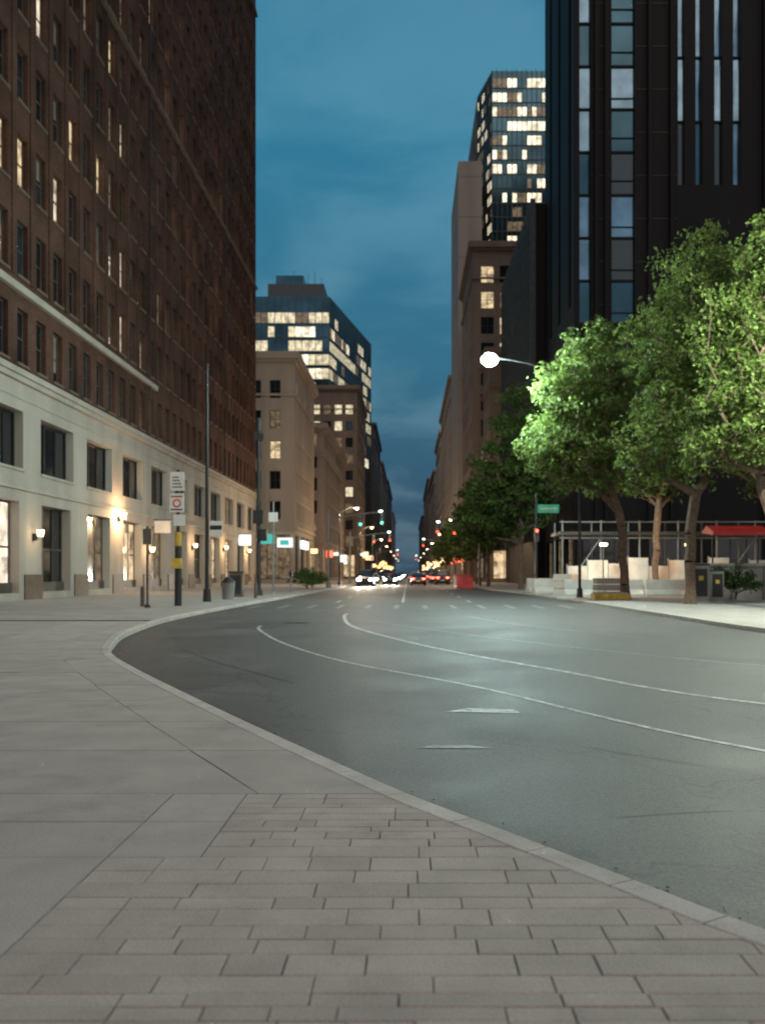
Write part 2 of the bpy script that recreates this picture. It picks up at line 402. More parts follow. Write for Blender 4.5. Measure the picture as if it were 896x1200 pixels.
# markings
mk=MB()
def strip(P,w,z=RZ+.004,k='paint',mb=None):
    mb=mb or mk
    C=crom([(a,b,0) for a,b in P],8)
    A=offs(C,w/2);B=offs(C,-w/2)
    for i in range(len(C)-1):
        mb.poly([(A[i].x,A[i].y,z),(B[i].x,B[i].y,z),(B[i+1].x,B[i+1].y,z),(A[i+1].x,A[i+1].y,z)],k)
strip([(-2.15,33),(-2.07,30.5),(-1.42,24.8),(.37,18.3),(2.16,13.8),(3.88,10.2),(8,7),(16,5.4),(60,5)],.11)
strip([(-4.0,25.5),(-3.75,23.7),(-2.6,19.3),(-1.07,15.2),(.87,11.7),(2.85,7.5),(6,4.4),(14,2.4),(60,1.8)],.08)
strip([(-.96,27.8),(.6,23.6),(2.2,20),(4.15,16.3),(5.8,14.2),(10,11.3),(20,9.6),(60,9)],.09,k='paint2')
strip([(1.9,31),(3.1,26),(5.2,20.5)],.1,k='paint2')
def rect(x0,x1,y0,y1,k='paint'): mk.poly([(x0,y0,RZ+.004),(x1,y0,RZ+.004),(x1,y1,RZ+.004),(x0,y1,RZ+.004)],k)
mk.poly([(.38,9.62,RZ+.004),(1.14,9.52,RZ+.004),(1.10,9.78,RZ+.004),(.62,9.86,RZ+.004)],'paint')
mk.poly([(.06,7.62,RZ+.004),(.72,7.60,RZ+.004),(.5,7.74,RZ+.004),(.2,7.74,RZ+.004)],'paint2')
x=-6.6
while x<7.6: rect(x,x+.22,38,42.0,'paint2'); x+=1.2
rect(-6.6,-.5,35.6,35.8,'paint2')
for yy in range(46,300,9):
    rect(-3.55,-3.43,yy,yy+3); rect(3.0,3.12,yy,yy+3)
for yy in range(46,400,12): 
    rect(-.32,-.2,yy,yy+11.9)
mk.build('road_markings')
pt=MB()
def patch(P): pt.poly([(a,b,RZ+.002) for a,b in P],'patch')
patch([(4.5,15.2),(9,12.4),(9.5,13.2),(5,16.1)]); patch([(-5,24),(-3.4,24),(-3.4,29),(-5,29)]); patch([(.3,31),(1.6,31),(1.6,36),(.3,36)])
pt.build('asphalt_patch')
ts=MB()
strip([(1.15,5.45),(2.0,5.62),(3.0,5.50),(5,5.6)],.012,RZ+.0025,'tar',ts)
strip([(-2.3,11.2),(-1.2,10.6),(.3,9.0),(2.2,6.9),(4.5,5.0)],.014,RZ+.0025,'tar',ts)
strip([(-4.4,18),(-3.2,15.3),(-1.9,12.9),(-1.5,12.2)],.02,RZ+.0025,'tar',ts)
strip([(-5.6,26),(-2,25.6),(2,26.2),(7,25.7)],.03,RZ+.0025,'tar',ts)
ts.build('road_seam')
mh=MB(); mh.cyl((-3.2,27,RZ+.005),(-3.2,27,RZ+.009),.36,.36,24,'pole_d'); mh.build('manhole_cover')
lt=MB()
for i in range(420):
    k=rs.randrange(40,170); p=KLc[k]; t=(KLc[k+1]-KLc[k]).normalized(); n=Vector((t.y,-t.x,0))
    q=p+t*rs.uniform(0,.6)+n*abs(rs.gauss(0,.14))+n*.01; a=rs.uniform(0,6.3); s_=rs.uniform(.006,.017)
    e1=Vector((math.cos(a),math.sin(a),0))*s_; e2=Vector((-math.sin(a),math.cos(a),0))*s_*.6
    z=Vector((0,0,RZ+.006))
    lt.poly([q-e1+z,q-e2+z+Vector((0,0,.004)),q+e1+z,q+e2+z+Vector((0,0,.006))],'plinth')
lt.build('fallen_leaves')

# ------------------------------------------------------------------ facades
def facade(mb,O,U,N,W,z0,z1,wu,wz,wall,gfn,depth=.3,frame='frame_d',vm=1,hm=1,fw=.06,sill=None,blind=0.,edge=0):
    Z=Vector((0,0,1)); p=lambda u,z,d=0:O+U*u+Z*z+N*d
    prev=z0
    for ri,(a,b) in enumerate(wz):
        if a>prev+1e-4: mb.poly([p(0,prev),p(W,prev),p(W,a),p(0,a)],wall)
        pu=0
        for ci,(c,d) in enumerate(wu):
            if c>pu+1e-4: mb.poly([p(pu,a),p(c,a),p(c,b),p(pu,b)],wall)
            D=-depth
            mb.poly([p(c,a),p(c,a,D),p(c,b,D),p(c,b)],wall); mb.poly([p(d,a),p(d,b),p(d,b,D),p(d,a,D)],wall)
            mb.poly([p(c,a),p(d,a),p(d,a,D),p(c,a,D)],wall); mb.poly([p(c,b),p(c,b,D),p(d,b,D),p(d,b)],wall)
            k=gfn(ri,ci)
            zb=b
            if blind and random.random()<blind:
                zb=b-(b-a)*random.choice([.25,.4,.5,.75]); mb.poly([p(c,zb,D),p(d,zb,D),p(d,b,D),p(c,b,D)],'blind')
            e=random.uniform(-.012,.012)
            mb.poly([p(c,a,D+e),p(d,a,D-e),p(d,zb,D),p(c,zb,D)],k)
            if frame:
                e=.004
                mb.lbox(O,U,N,c+e,c+fw,a+e,b-e,D+.02,D+.08,frame); mb.lbox(O,U,N,d-fw,d-e,a+e,b-e,D+.02,D+.08,frame)
                mb.lbox(O,U,N,c+fw,d-fw,b-fw,b-e,D+.02,D+.076,frame); mb.lbox(O,U,N,c+fw,d-fw,a+e,a+fw,D+.02,D+.076,frame)
                for q in range(1,vm+1):
                    uu=c+(d-c)*q/(vm+1); mb.lbox(O,U,N,uu-fw/2,uu+fw/2,a+fw,b-fw,D+.02,D+.07,frame)
                for q in range(1,hm+1):
                    zz=a+(b-a)*q/(hm+1); mb.lbox(O,U,N,c+fw,d-fw,zz-fw/2,zz+fw/2,D+.02,D+.065,frame)
            if sill: mb.lbox(O,U,N,c-.08,d+.08,a-.14,a-.002,-.02,.09,sill)
            pu=d
        if pu<W-1e-4: mb.poly([p(pu,a),p(W,a),p(W,b),p(pu,b)],wall)
        prev=b
    if prev<z1: mb.poly([p(0,prev),p(W,prev),p(W,z1),p(0,z1)],wall)

def chooser(pl,kinds=('litA','litB','litC'),dark=('glass','glass','glass2')):
    def f(r_,c_): return random.choice(kinds) if random.random()<pl else random.choice(dark)
    return f
V=Vector
# --- left brick building
b=MB(); O=V((-18.8,26.3,0)); U=V((0,1,0)); N=V((1,0,0)); W=89.7
gw=[];sw=[];bw=[]
for k in range(13):
    u=6.9*k; gw.append((u+1.25,u+5.35)); sw.append((u+1.1,u+5.8))
    for q in (1.15,3.45,5.75): bw.append((u+q-.62,u+q+.62))
def gf(r_,c_):
    return {2:'shop2',3:'glass',4:'litC',5:'shop',6:'litC',7:'shop',8:'glass',9:'shop'}.get(c_,random.choice(['shop','litC','glass','glass']))
facade(b,O,U,N,W,0,5.5,gw,[(.35,4.8)],'lime',gf,.55,'frame_b',2,1,.1)
facade(b,O,U,N,W,5.5,11,sw,[(6.4,9.2)],'lime',lambda r_,c_:random.choice(['glass','glass','glass','litC','glass']),.5,'frame_d',2,0,.09,'lime')
rowsz=[(11.5+4.25*i,14.15+4.25*i) for i in range(20)]
def bf(r_,c_):
    x=random.random(); hi=.6 if r_>7 else 1
    if x<.07*hi: return 'litA'
    if x<.16*hi: return 'litB'
    if x<.28*hi: return 'litC'
    if x<.66: return 'glass2'
    return 'glass'
facade(b,O,U,N,W,11.0,97,bw,rowsz,'brick',bf,.32,'frame_b',0,1,.07,'trim',blind=.22)
for a,c,d in ((10.55,10.8,.22),(10.8,11.05,.38),(11.05,11.15,.25),(5.35,5.55,.12),(9.75,9.9,.06)): b.lbox(O,U,N,-.3,W+.1,a,c,.002,d,'lime')
b.lbox(O,U,N,0,43.5,14.85,15.2,.003,.24,'lime')
b.lbox(O,U,N,0,W,36.3,36.55,.003,.25,'trim'); b.lbox(O,U,N,0,W,70,70.3,.003,.25,'trim')
b.lbox(O,U,N,-.5,W+.5,96,97.5,.003,1.2,'trim')
for k in range(13):
    for q in (-.12,2.3,4.6):
        u=6.9*k+q
        if u>0: b.lbox(O,U,N,u-.18,u+.18,15.6,96,.003,.07,'brick')
for k in range(14):
    u=6.9*k
    b.lbox(O,U,N,max(u-1.0,0),min(u+1.2,W),0,1.25,.003,.07,'plinth')
    if k<13: b.lbox(O,U,N,u+1.26,u+5.34,.36,.85,-.5,-.36,'frame_b')
endw=[(i*5+1.5,i*5+3.6) for i in range(5)]
facade(b,V((-18.8,116,0)),V((-1,0,0)),V((0,1,0)),29.2,0,97,endw,[(7,9)]+rowsz,'brick',bf,.3,None)
facade(b,V((-48,26.3,0)),V((1,0,0)),V((0,-1,0)),29.2,0,97,endw,[(7,9)]+rowsz,'brick',bf,.3,None)
b.poly([(-48,26.3,0),(-48,116,0),(-48,116,97),(-48,26.3,97)],'brick'); b.poly([(-18.8,26.3,97),(-18.8,116,97),(-48,116,97),(-48,26.3,97)],'dkst')
brickb=b.build('brick_office_building')
b=MB()
for yy in (67.9,95.5): b.cyl((-18.62,yy,11.2),(-18.62,yy,60),.05,.05,6,'pole_d')
child(b.build('drainpipes'),brickb)
def sconce(y,z,P,k='sconce2'):
    m_=MB(); m_.box(-18.79,-18.6,y-.1,y+.1,z-.25,z+.1,'frame_d'); m_.cyl((-18.42,y,z-.05),(-18.42,y,z+.28),.13,.19,10,k); m_.cyl((-18.42,y,z+.283),(-18.42,y,z+.33),.21,.05,10,'frame_d'); m_.box(-18.6,-18.4,y-.03,y+.03,z-.12,z-.06,'frame_d')
    o=m_.build('wall_lamp')
    l=bpy.data.lights.new('wall_lamp_light','POINT'); l.energy=P; l.color=(1,.62,.30); l.shadow_soft_size=.2
    q=bpy.data.objects.new('bulb',l); COL.objects.link(q); q.location=(-18.0,y,z+.1); q.parent=o
sconce(60.8,4.9,620,'sconce'); sconce(67.7,2.9,150); sconce(81.5,3.6,170); sconce(95.3,3.8,200); sconce(109.1,3.8,220); sconce(47.1,3.2,40)

def simple(name,x0,x1,y0,y1,h,wall,side,pw=2.6,ww=1.5,fh=3.9,wh=2.2,lit=.2,base=6,depth=.3,frame=None,shop='shop',kinds=('litA','litB','litC'),dark=('glass','glass','glass2'),corn=True,vm=1,hm=0,front=True,par=False):
    """side=+1: building on the right of the street (street face looks to -x); -1: on the left"""
    b=MB()
    def ws(W):
        n=int((W-.8)/pw) if front else 0
        m0=(W-n*pw)/2
        return [(m0+i*pw+(pw-ww)/2,m0+i*pw+(pw+ww)/2) for i in range(n)]
    zs=[];z=base+.8
    while z+wh<h-1.2: zs.append((z,z+wh)); z+=fh
    def gfl(W): 
        n=max(1,int(W/6)); return [(i*W/n+.6,(i+1)*W/n-.6) for i in range(n)]
    ch=chooser(lit,kinds,dark)
    faces=[(V((x0,y0,0)),V((1,0,0)),V((0,-1,0)),x1-x0)]
    if side>0: faces.append((V((x0,y0,0)),V((0,1,0)),V((-1,0,0)),y1-y0))
    else: faces.append((V((x1,y0,0)),V((0,1,0)),V((1,0,0)),y1-y0))
    for O,U,N,W in faces:
        facade(b,O,U,N,W,0,base,gfl(W),[(.5,base-1.3)],wall,lambda r_,c_:random.choice([shop,shop,'glass','litC']),.4,'frame_d',2,0,.1)
        facade(b,O,U,N,W,base,h,ws(W),zs,wall,ch,depth,frame,vm,hm,.07)
        b.lbox(O,U,N,-.1,W+.1,base-.6,base-.2,.003,.3,wall)
        if corn:
            b.lbox(O,U,N,-.5,W+.5,h-.7,h+.25,.003,.7,wall); b.lbox(O,U,N,-.3,W+.3,h-1.1,h-.702,.003,.35,wall)
            if h>18: b.lbox(O,U,N,-.2,W+.2,h-fh-1.6,h-fh-1.3,.003,.3,wall)
        if not front:
            for i in range(int(h/8)): b.lbox(O,U,N,0,W,8+8*i,8.15+8*i,.003,.05,wall)
        if par:
            for (c,d) in ws(W):
                for (a,z_) in zs[:-1]: b.lbox(O,U,N,c-.12,d+.12,z_+.02,z_+.28,.003,.12,wall)
                b.lbox(O,U,N,c-.75,c-.35,base,h-fh-1.7,.003,.14,wall)
    b.poly([(x0,y0,h),(x1,y0,h),(x1,y1,h),(x0,y1,h)],'dkst')
    b.poly([(x0,y1,0),(x1,y1,0),(x1,y1,h),(x0,y1,h)],wall)
    X=x1 if side>0 else x0
    b.poly([(X,y0,0),(X,y1,0),(X,y1,h),(X,y0,h)],wall)
    cx=(x0+x1)/2; cy=(y0+y1)/2; w=min(x1-x0,y1-y0)*.2
    b.box(cx-w,cx+w,cy-w,cy+w,h+.01,h+3,'dkst')
    return b.build(name)
simple('beige_stone_building',-40,-15.7,130,157,31.7,'beige',-1,pw=2.7,ww=1.5,fh=4.2,wh=2.5,lit=.22,frame='frame_d',base=8,kinds=('litB','litA','litC'),hm=1,par=True)
simple('beige_stone_building',-40,-14.6,162,214,27,'tan',-1,pw=2.7,ww=1.6,fh=3.9,lit=.22,base=7,frame='frame_d',par=True)
simple('brown_stone_building',-60,-12,222,262,45.5,'brownst',-1,pw=2.6,ww=1.7,fh=3.9,lit=.7,base=7,kinds=('litE','litE','litC'))
simple('stone_office_building',-50,-11.8,330,400,54,'dkst',-1,lit=.2)
simple('stone_office_building',-50,-11.5,410,500,50,'brownst',-1,lit=.2)
simple('stone_office_building',-50,-11.2,510,640,52,'dkst',-1,lit=.2)
simple('stone_office_building',-50,-10.8,650,800,44,'tan',-1,lit=.1)
simple('brown_stone_building',10.3,24,150,178,54,'brownst',1,pw=3.0,ww=2.1,fh=4.1,wh=2.7,lit=.42,base=6,frame='frame_d',vm=1,hm=1,kinds=('litE','litA','litC'))
simple('tan_stone_tower',9.9,14.6,186,215,83,'tan',1,lit=0,base=6,corn=False,front=False)
simple('stone_office_building',10.5,40,232,300,50,'tan',1,lit=.08)
simple('stone_office_building',10.7,40,306,360,48,'beige',1,lit=.08)
simple('stone_office_building',10.3,40,370,470,42,'tan',1,lit=.1)
simple('stone_office_building',10.3,40,480,620,50,'brownst',1,lit=.1)
simple('stone_office_building',9.5,40,630,820,40,'dkst',1,lit=.1)

# --- glass towers
def prism(name,fp,h,faces,fl=3.9,pw=1.5,lit=.1,litz=(0,999),kinds=('litA','litB'),par=1.2,runs=(1,5)):
    b=MB(); n=len(fp)
    for i in range(n):
        A=V((*fp[i],0)); B=V((*fp[(i+1)%n],0)); W=(B-A).length; U=(B-A)/W; N=V((U.y,-U.x,0))
        if i not in faces:
            b.poly([A,B,B+V((0,0,h)),A+V((0,0,h))],'curtain'); continue
        Z=V((0,0,1)); nz=int((h-par)/fl); nu=max(1,int(W/pw))
        for zi in range(nz):
            run=0;lk=None; fl_lit=lit*random.uniform(.3,1.7)
            for ui in range(nu):
                if run<=0:
                    run=random.randint(*runs); zz=(zi*fl)
                    lk=random.choice(kinds) if (litz[0]<zz<litz[1] and random.random()<fl_lit) else 'curtain'
                run-=1
                u0=W*ui/nu;u1=W*(ui+1)/nu
                p=lambda u,z,d=0:A+U*u+Z*z+N*d
                e=random.uniform(-.02,.02)
                b.poly([p(u0,zi*fl+1.0,e),p(u1,zi*fl+1.0,-e),p(u1,zi*fl+fl,-e),p(u0,zi*fl+fl,e)],lk)
            b.poly([A+Z*(zi*fl),B+Z*(zi*fl),B+Z*(zi*fl+1.0),A+Z*(zi*fl+1.0)],'curtain')
            b.lbox(A,U,N,0,W,zi*fl+.80,zi*fl+1.0,.03,.12,'mull')
        b.poly([A+Z*(nz*fl),B+Z*(nz*fl),B+Z*h,A+Z*h],'curtain')
        for ui in range(nu+1):
            u=W*ui/nu; b.lbox(A,U,N,u-.07,u+.07,0,h,.03,.18,'mull')
    b.poly([(*q,h) for q in fp],'dkst')
    return b
b=prism('glass_office_tower',[(-60,262),(-22,262),(-12.6,316),(-60,316)],78.6,(0,1),lit=.62,litz=(34,76),pw=1.9,kinds=('litE','litF','litE','litC'),runs=(1,4))
b.box(-40,-24,268,300,78.7,84,'mull'); b.box(-38,-30,270,290,84.01,87,'curtain')
for i in range(7): b.cyl((-37+i*2,272,84),(-37+i*2,272,87+i%3),.1,.05,5,'mull')
b.build('glass_office_tower')
b=prism('glass_high_rise_tower',[(14.9,200),(17.0,190),(31,190),(31,230),(14.9,230)],103,(0,1,4),lit=.52,litz=(60,100),kinds=('litF','litF','litC'),pw=1.0,fl=2.9,runs=(1,2))
for i in range(6): b.cyl((18+i*2,192,103),(18+i*2,192,104.5),.06,.05,5,'mull')
b.box(19,29,195,215,103.01,105,'mull')
b.build('glass_high_rise_tower')

# --- black tower right
b=MB(); O=V((15,85,0)); U=V((1,0,0)); N=V((0,-1,0)); W=60; H=115
wu=[(.5,1.5),(3.4,5.5),(9.4,10.0),(11.0,11.6),(12.7,13.4),(14.4,15.1),(18,20.2),(24,24.7),(25.8,26.5),(27.8,28.5),(33,35)]
def tall(O,U,N,W,H,cols):
    Z=V((0,0,1)); p=lambda u,z,d=0:O+U*u+Z*z+N*d
    pu=0
    for (c,d,zs,fl) in cols:
        b.poly([p(pu,6),p(c,6),p(c,H),p(pu,H)],'black')
        b.poly([p(c,6),p(d,6),p(d,zs),p(c,zs)],'black')
        D=-.45
        b.poly([p(c,zs),p(c,zs,D),p(c,H,D),p(c,H)],'black'); b.poly([p(d,zs),p(d,H),p(d,H,D),p(d,zs,D)],'black')
        b.poly([p(c,zs),p(d,zs),p(d,zs,D),p(c,zs,D)],'black')
        z=zs
        while z<H-1:
            t=min(z+fl,H); k='glass2' if random.random()<.6 else random.choice(['curtain','curtain','glass'])
            e=random.uniform(-.03,.03)
            b.poly([p(c,z,D+e),p(d,z,D-e),p(d,t,D-e*.5),p(c,t,D+e*.4)],k)
            b.lbox(O,U,N,c+.003,d-.003,z-.10,z+.10,D+.04,D+.14,'black')
            if d-c>1.5 and random.random()<.5:
                zz=z+random.choice([1.0,1.3,2.6]); b.lbox(O,U,N,c+.003,d-.003,zz-.04,zz+.04,D+.04,D+.12,'black')
            z=t
        pu=d
    b.poly([p(pu,6),p(W,6),p(W,H),p(pu,H)],'black')
cols=[(c,d,(36.5 if 9<c<17 else 24 if c<6 else 20),(3.9 if d-c>.8 else 5.85)) for c,d in wu]
tall(O,U,N,W,H,cols)
tall(O,V((0,1,0)),V((-1,0,0)),18,H,[(1.5,3.0,26,3.9),(7.5,9,26,3.9),(13,14.5,26,3.9)])
for u in (1.8,2.7,6.6,8.6,17,21.5,23,30,36): b.lbox(O,U,N,u,u+.35,6,H,.003,.5,'black')
for z in np.arange(10,112,3.9): b.lbox(O,U,N,1.6,3.3,z,z+.06,.003,.04,'frame_d'); b.lbox(O,U,N,5.6,9.3,z,z+.06,.003,.04,'frame_d')
facade(b,O,U,N,W,0,6,[(i*6+.8,i*6+5.2) for i in range(10)],[(.4,4.6)],'black',lambda r_,c_:random.choice(['litC','glass','glass','shop']),.4,'frame_d',2,1,.08)
facade(b,O,V((0,1,0)),V((-1,0,0)),18,0,6,[(1,5),(7,11),(13,17)],[(.4,4.6)],'black',lambda r_,c_:'litC',.4,'frame_d',2,1,.08)
b.poly([(75,85,0),(75,103,0),(75,103,H),(75,85,H)],'black'); b.poly([(15,103,0),(75,103,0),(75,103,H),(15,103,H)],'black'); b.poly([(15,85,H),(75,85,H),(75,103,H),(15,103,H)],'black')
b.build('black_office_tower')
b=MB(); O=V((14,103.2,0)); U=V((0,1,0)); N=V((-1,0,0))
facade(b,O,U,N,32,0,42,[(i*3.2+.5,i*3.2+2.7) for i in range(10)],[(6,10)]+[(12+4*i,15+4*i) for i in range(7)],'black',chooser(.1),.4)
facade(b,V((14,103.2,0)),V((1,0,0)),V((0,-1,0)),30,0,42,[(1,3)],[(12+4*i,15+4*i) for i in range(7)],'black',chooser(.1),.4)
for i in range(21): b.lbox(O,U,N,i*1.6-.08,i*1.6+.08,5,42.5,.003,.6,'mull')
b.poly([(14,103.2,42),(44,103.2,42),(44,135.2,42),(14,135.2,42)],'dkst'); b.poly([(14,135.2,0),(44,135.2,0),(44,135.2,42),(14,135.2,42)],'black')
b.build('black_podium_building')
simple('stone_office_building',11.8,30,137,148,34,'brownst',1,lit=.15)

# ------------------------------------------------------------------ trees
def tree(name,loc,fork,lobes,ncl,nlf,ls,seed,leaf='leaf',lean=(0,0),clr=.8,rtip=.016):
    rg=np.random.default_rng(seed); C=[]
    vol=np.array([l[3]*l[4]*l[5] for l in lobes]); vol=vol/vol.sum()
    tries=0
    while len(C)<ncl and tries<ncl*40:
        tries+=1
        l=lobes[rg.choice(len(lobes),p=vol)]
        d=rg.normal(size=3); d/=np.linalg.norm(d); rr=rg.random()**.42
        if rg.random()<.12: rr*=1.16
        p=np.array(l[:3])+d*rr*np.array(l[3:6])
        if p[2]<fork+.3: continue
        if C and np.min(np.linalg.norm(np.array(C)-p,axis=1))<clr*.88: continue
        C.append(p)
    C=np.array(C)
    nodes=[np.array([0,0,-.1])];par=[-1]
    nt_=6
    for i in range(1,nt_+1):
        t=i/nt_; nodes.append(np.array([lean[0]*t+rg.normal()*.05,lean[1]*t+rg.normal()*.05,fork*t])); par.append(i-1)
    order=np.argsort(np.linalg.norm(C-nodes[-1],axis=1))
    tips=[]
    for ci in order:
        p=C[ci]; A=np.array(nodes); dv=p-A; ds=np.linalg.norm(dv,axis=1)
        pen=np.where(A[:,2]>p[2]-.1,3.,0)+np.where(A[:,2]<fork*.85,50,0)+np.where(dv[:,2]<.25*ds,1.0,0)
        j=int(np.argmin(ds+pen)); n=max(1,int(ds[j]/.8)); a=A[j]
        prev=j
        for q in range(1,n+1):
            t=q/n; m_=a+(p-a)*t; m_=m_+rg.normal(size=3)*.07*(1 if q<n else 0)+np.array([0,0,.12*math.sin(math.pi*t)*ds[j]*.5])
            nodes.append(m_); par.append(prev); prev=len(nodes)-1
        tips.append(prev)
    cnt=np.zeros(len(nodes))
    for t in tips:
        k=t
        while k!=-1: cnt[k]+=1;k=par[k]
    rad=rtip*np.maximum(cnt,1)**.48
    rad[0]*=1.35
    mb=MB()
    for i in range(1,len(nodes)):
        a=nodes[par[i]]; c=nodes[i]
        if np.linalg.norm(a-c)<1e-4: continue
        ra=min(rad[par[i]],rad[i]*1.35) if i>1 else rad[0]
        mb.cyl(a,c,ra,rad[i],8 if cnt[i]>8 else 4,'bark',False)
    n=len(C)*nlf
    cen=np.repeat(C,nlf,axis=0); crs=np.repeat(rg.uniform(.5,1.25,len(C)),nlf)[:,None]*clr
    d=rg.normal(size=(n,3)); d/=np.linalg.norm(d,axis=1)[:,None]; rr=rg.random(n)[:,None]**.7
    pos=cen+d*rr*crs*np.array([1.15,1.15,.8])
    nrm=d*.5+rg.normal(size=(n,3))*.7+np.array([0,0,.5]); nrm/=np.linalg.norm(nrm,axis=1)[:,None]
    t1=np.cross(nrm,rg.normal(size=(n,3))); t1/=np.linalg.norm(t1,axis=1)[:,None]; t2=np.cross(nrm,t1)
    sz=ls*rg.uniform(.6,1.3,n)[:,None]
    P=np.stack([pos-t1*sz*.6,pos+t2*sz*.33+nrm*sz*.08,pos+t1*sz*.6,pos-t2*sz*.33+nrm*sz*.08],axis=1).reshape(-1,3)
    i0=len(mb.v); mb.v.extend(map(tuple,P.tolist()))
    F=(np.arange(n*4).reshape(-1,4)+i0).tolist(); mb.f.extend(map(tuple,F)); mi=mb.mi(leaf); mb.m.extend([mi]*n)
    return mb.build(name,loc)
t1=tree('street_tree',(11.0,47.5,0),4.4,[(-1.9,0,7.6,2.6,2.4,2.1),(-2.3,0,10.4,2.2,2.1,2.6),(-1.3,0,12.2,1.6,1.7,1.8),(.2,.2,8.2,1.8,2.0,2.2),(-4.0,0,7.7,1.5,1.6,1.6),(.3,0,10.6,1.3,1.4,1.4)],235,95,.20,11,lean=(-.3,0),clr=.70)
t2=tree('street_tree',(12.0,40,0),3.6,[(0,0,8.2,2.4,2.3,2.6),(.6,0,12.8,1.9,2.0,3.0),(-1.0,0,11.0,1.8,1.8,2.4),(1.9,0,10.4,1.8,1.8,2.8),(-1.8,0,6.6,1.4,1.6,1.4)],260,95,.18,12,clr=.68)
t3=tree('street_tree',(13.4,34.5,0),3.4,[(-.6,0,7.2,2.3,2.2,2.3),(.6,0,11.6,2.2,2.0,3.2),(-1.6,0,9.9,1.5,1.7,2.2),(2.0,0,8.8,2,2,3),(-2.3,0,6.2,1.3,1.3,1.1)],245,100,.165,13,clr=.66)
t4=tree('street_tree',(14.8,56,0),4.0,[(0,0,10,3.6,3.2,4.4),(-2,0,8,2.6,2.6,2.6),(1,0,13.5,2.6,2.6,3.0)],190,85,.25,14,'leafd',clr=.75)
t5=tree('street_tree',(9.1,76,0),3.6,[(-.5,0,9.5,3.3,3.2,4.2),(-1.6,0,6.8,3.0,3,2.8),(.2,0,13.5,2.2,2.2,2.9),(1,0,8,2.6,3,3)],200,75,.30,15,'leafd',clr=.82)
t6=tree('street_tree',(8.1,112,0),2.8,[(0,0,6.2,3.0,3,3.0),(.4,0,8.3,2.2,2.2,1.9)],110,60,.34,16,'leafd')
inst(t6,'street_tree',(8.0,94,0),1.3,1.15); inst(t6,'street_tree',(8.1,136,0),2.3,1.0); inst(t6,'street_tree',(8.2,165,0),4,1.05); inst(t6,'street_tree',(8.1,200,0),5,.95)
inst(t4,'street_tree',(20.5,52,0),2.0,.95); inst(t2,'street_tree',(18.2,38,0),4.0,.95)
sh=tree('shrub',(-8.4,78,0),.2,[(0,0,.8,1.4,1.2,.7)],30,60,.14,21,'leafd',clr=.4,rtip=.008)
inst(sh,'shrub',(-8.6,84,0),1,1.1); inst(sh,'shrub',(15.0,43,0.2),1,.9)

# ------------------------------------------------------------------ street lamps
def lampmesh(H,arm,dirx,lens='lamp',headr=.32,k='pole_d'):
    m_=MB()
    m_.cyl((0,0,0),(0,0,.5),.18,.15,12,k); m_.cyl((0,0,.5),(0,0,H-.6),.09,.06,10,k)
    prev=V((0,0,H-.6))
    for i in range(1,7):
        t=i/6; p=V((dirx*arm*t,0,H-.6+.75*math.sin(t*math.pi*.55))); m_.cyl(prev,p,.05,.045,8,k); prev=p
    hx=prev.x+dirx*.25
    m_.ell((hx,0,prev.z+.02),.5,.24,.14,k,12,6); m_.ell((hx+dirx*.05,0,prev.z-.12),headr,headr*.8,headr*.75,lens,12,8)
    return m_,(hx,0,prev.z-.7)
def addl(o,pos,P,c,spot=False):
    l=bpy.data.lights.new('bulb_light','POINT'); l.energy=P; l.color=c; l.shadow_soft_size=.3
    q=bpy.data.objects.new('bulb',l); COL.objects.link(q); q.location=pos; q.parent=o
mL,hp=lampmesh(12.2,5.3,-1,headr=.44)
lamp1=mL.build('street_lamp',(9.2,50.4,0),.45); addl(lamp1,hp,8500,(.72,1,.95))
m_=MB(); m_.cyl((0,0,0),(0,0,.4),.18,.15,12,'pole_d'); m_.cyl((0,0,.4),(0,0,6.6),.09,.07,10,'pole_d'); m_.box(.1,1.5,-.04,0,5.3,5.85,'green'); m_.box(.25,1.35,-.05,-.0405,5.5,5.64,'pole_g'); m_.box(-.15,.15,-.32,-.1,3.4,4.3,'pole_d'); m_.cyl((0,-.34,4.1),(0,-.325,4.1),.1,.1,10,'sigr')
m_.build('street_name_sign',(8.45,62,0))
mL,hp=lampmesh(10.5,3.4,-1)
lamp2=mL.build('street_lamp',(16.0,27,0)); addl(lamp2,hp,8500,(.88,1,.82))
m_=MB(); m_.cyl((0,0,0),(0,0,.6),.2,.16,12,'pole_d'); m_.cyl((0,0,.6),(0,0,10.8),.10,.055,10,'pole_d'); m_.ell((0,0,10.85),.09,.09,.12,'pole_d'); m_.box(.12,.7,-.03,.0,3.0,3.7,'white'); m_.box(.14,.68,-.036,-.0301,3.3,3.5,'pole_d')
m_.build('banner_pole',(-9.2,43,0))
m_=MB(); m_.cyl((0,0,0),(0,0,.35),.26,.2,12,'pole_d'); m_.cyl((0,0,.35),(0,0,9.6),.13,.10,12,'pole_d'); m_.cyl((0,0,9.6),(0,0,10.4),.2,.16,12,'pole_d'); m_.box(-.25,.25,-.2,.2,9.1,9.5,'pole_d'); m_.box(-.3,.3,-.25,-.1,4.2,5.0,'pole_d'); m_.box(.1,.5,-.2,.2,3.2,3.9,'pole_d')
m_.build('traffic_signal_pole',(-8.75,55,0))
m_=MB(); m_.cyl((0,0,0),(0,0,2.4),.15,.13,12,'pole_d'); m_.cyl((0,0,2.4),(0,0,2.95),.14,.14,12,'yellow'); m_.cyl((0,0,2.95),(0,0,5.45),.07,.06,10,'pole_d')
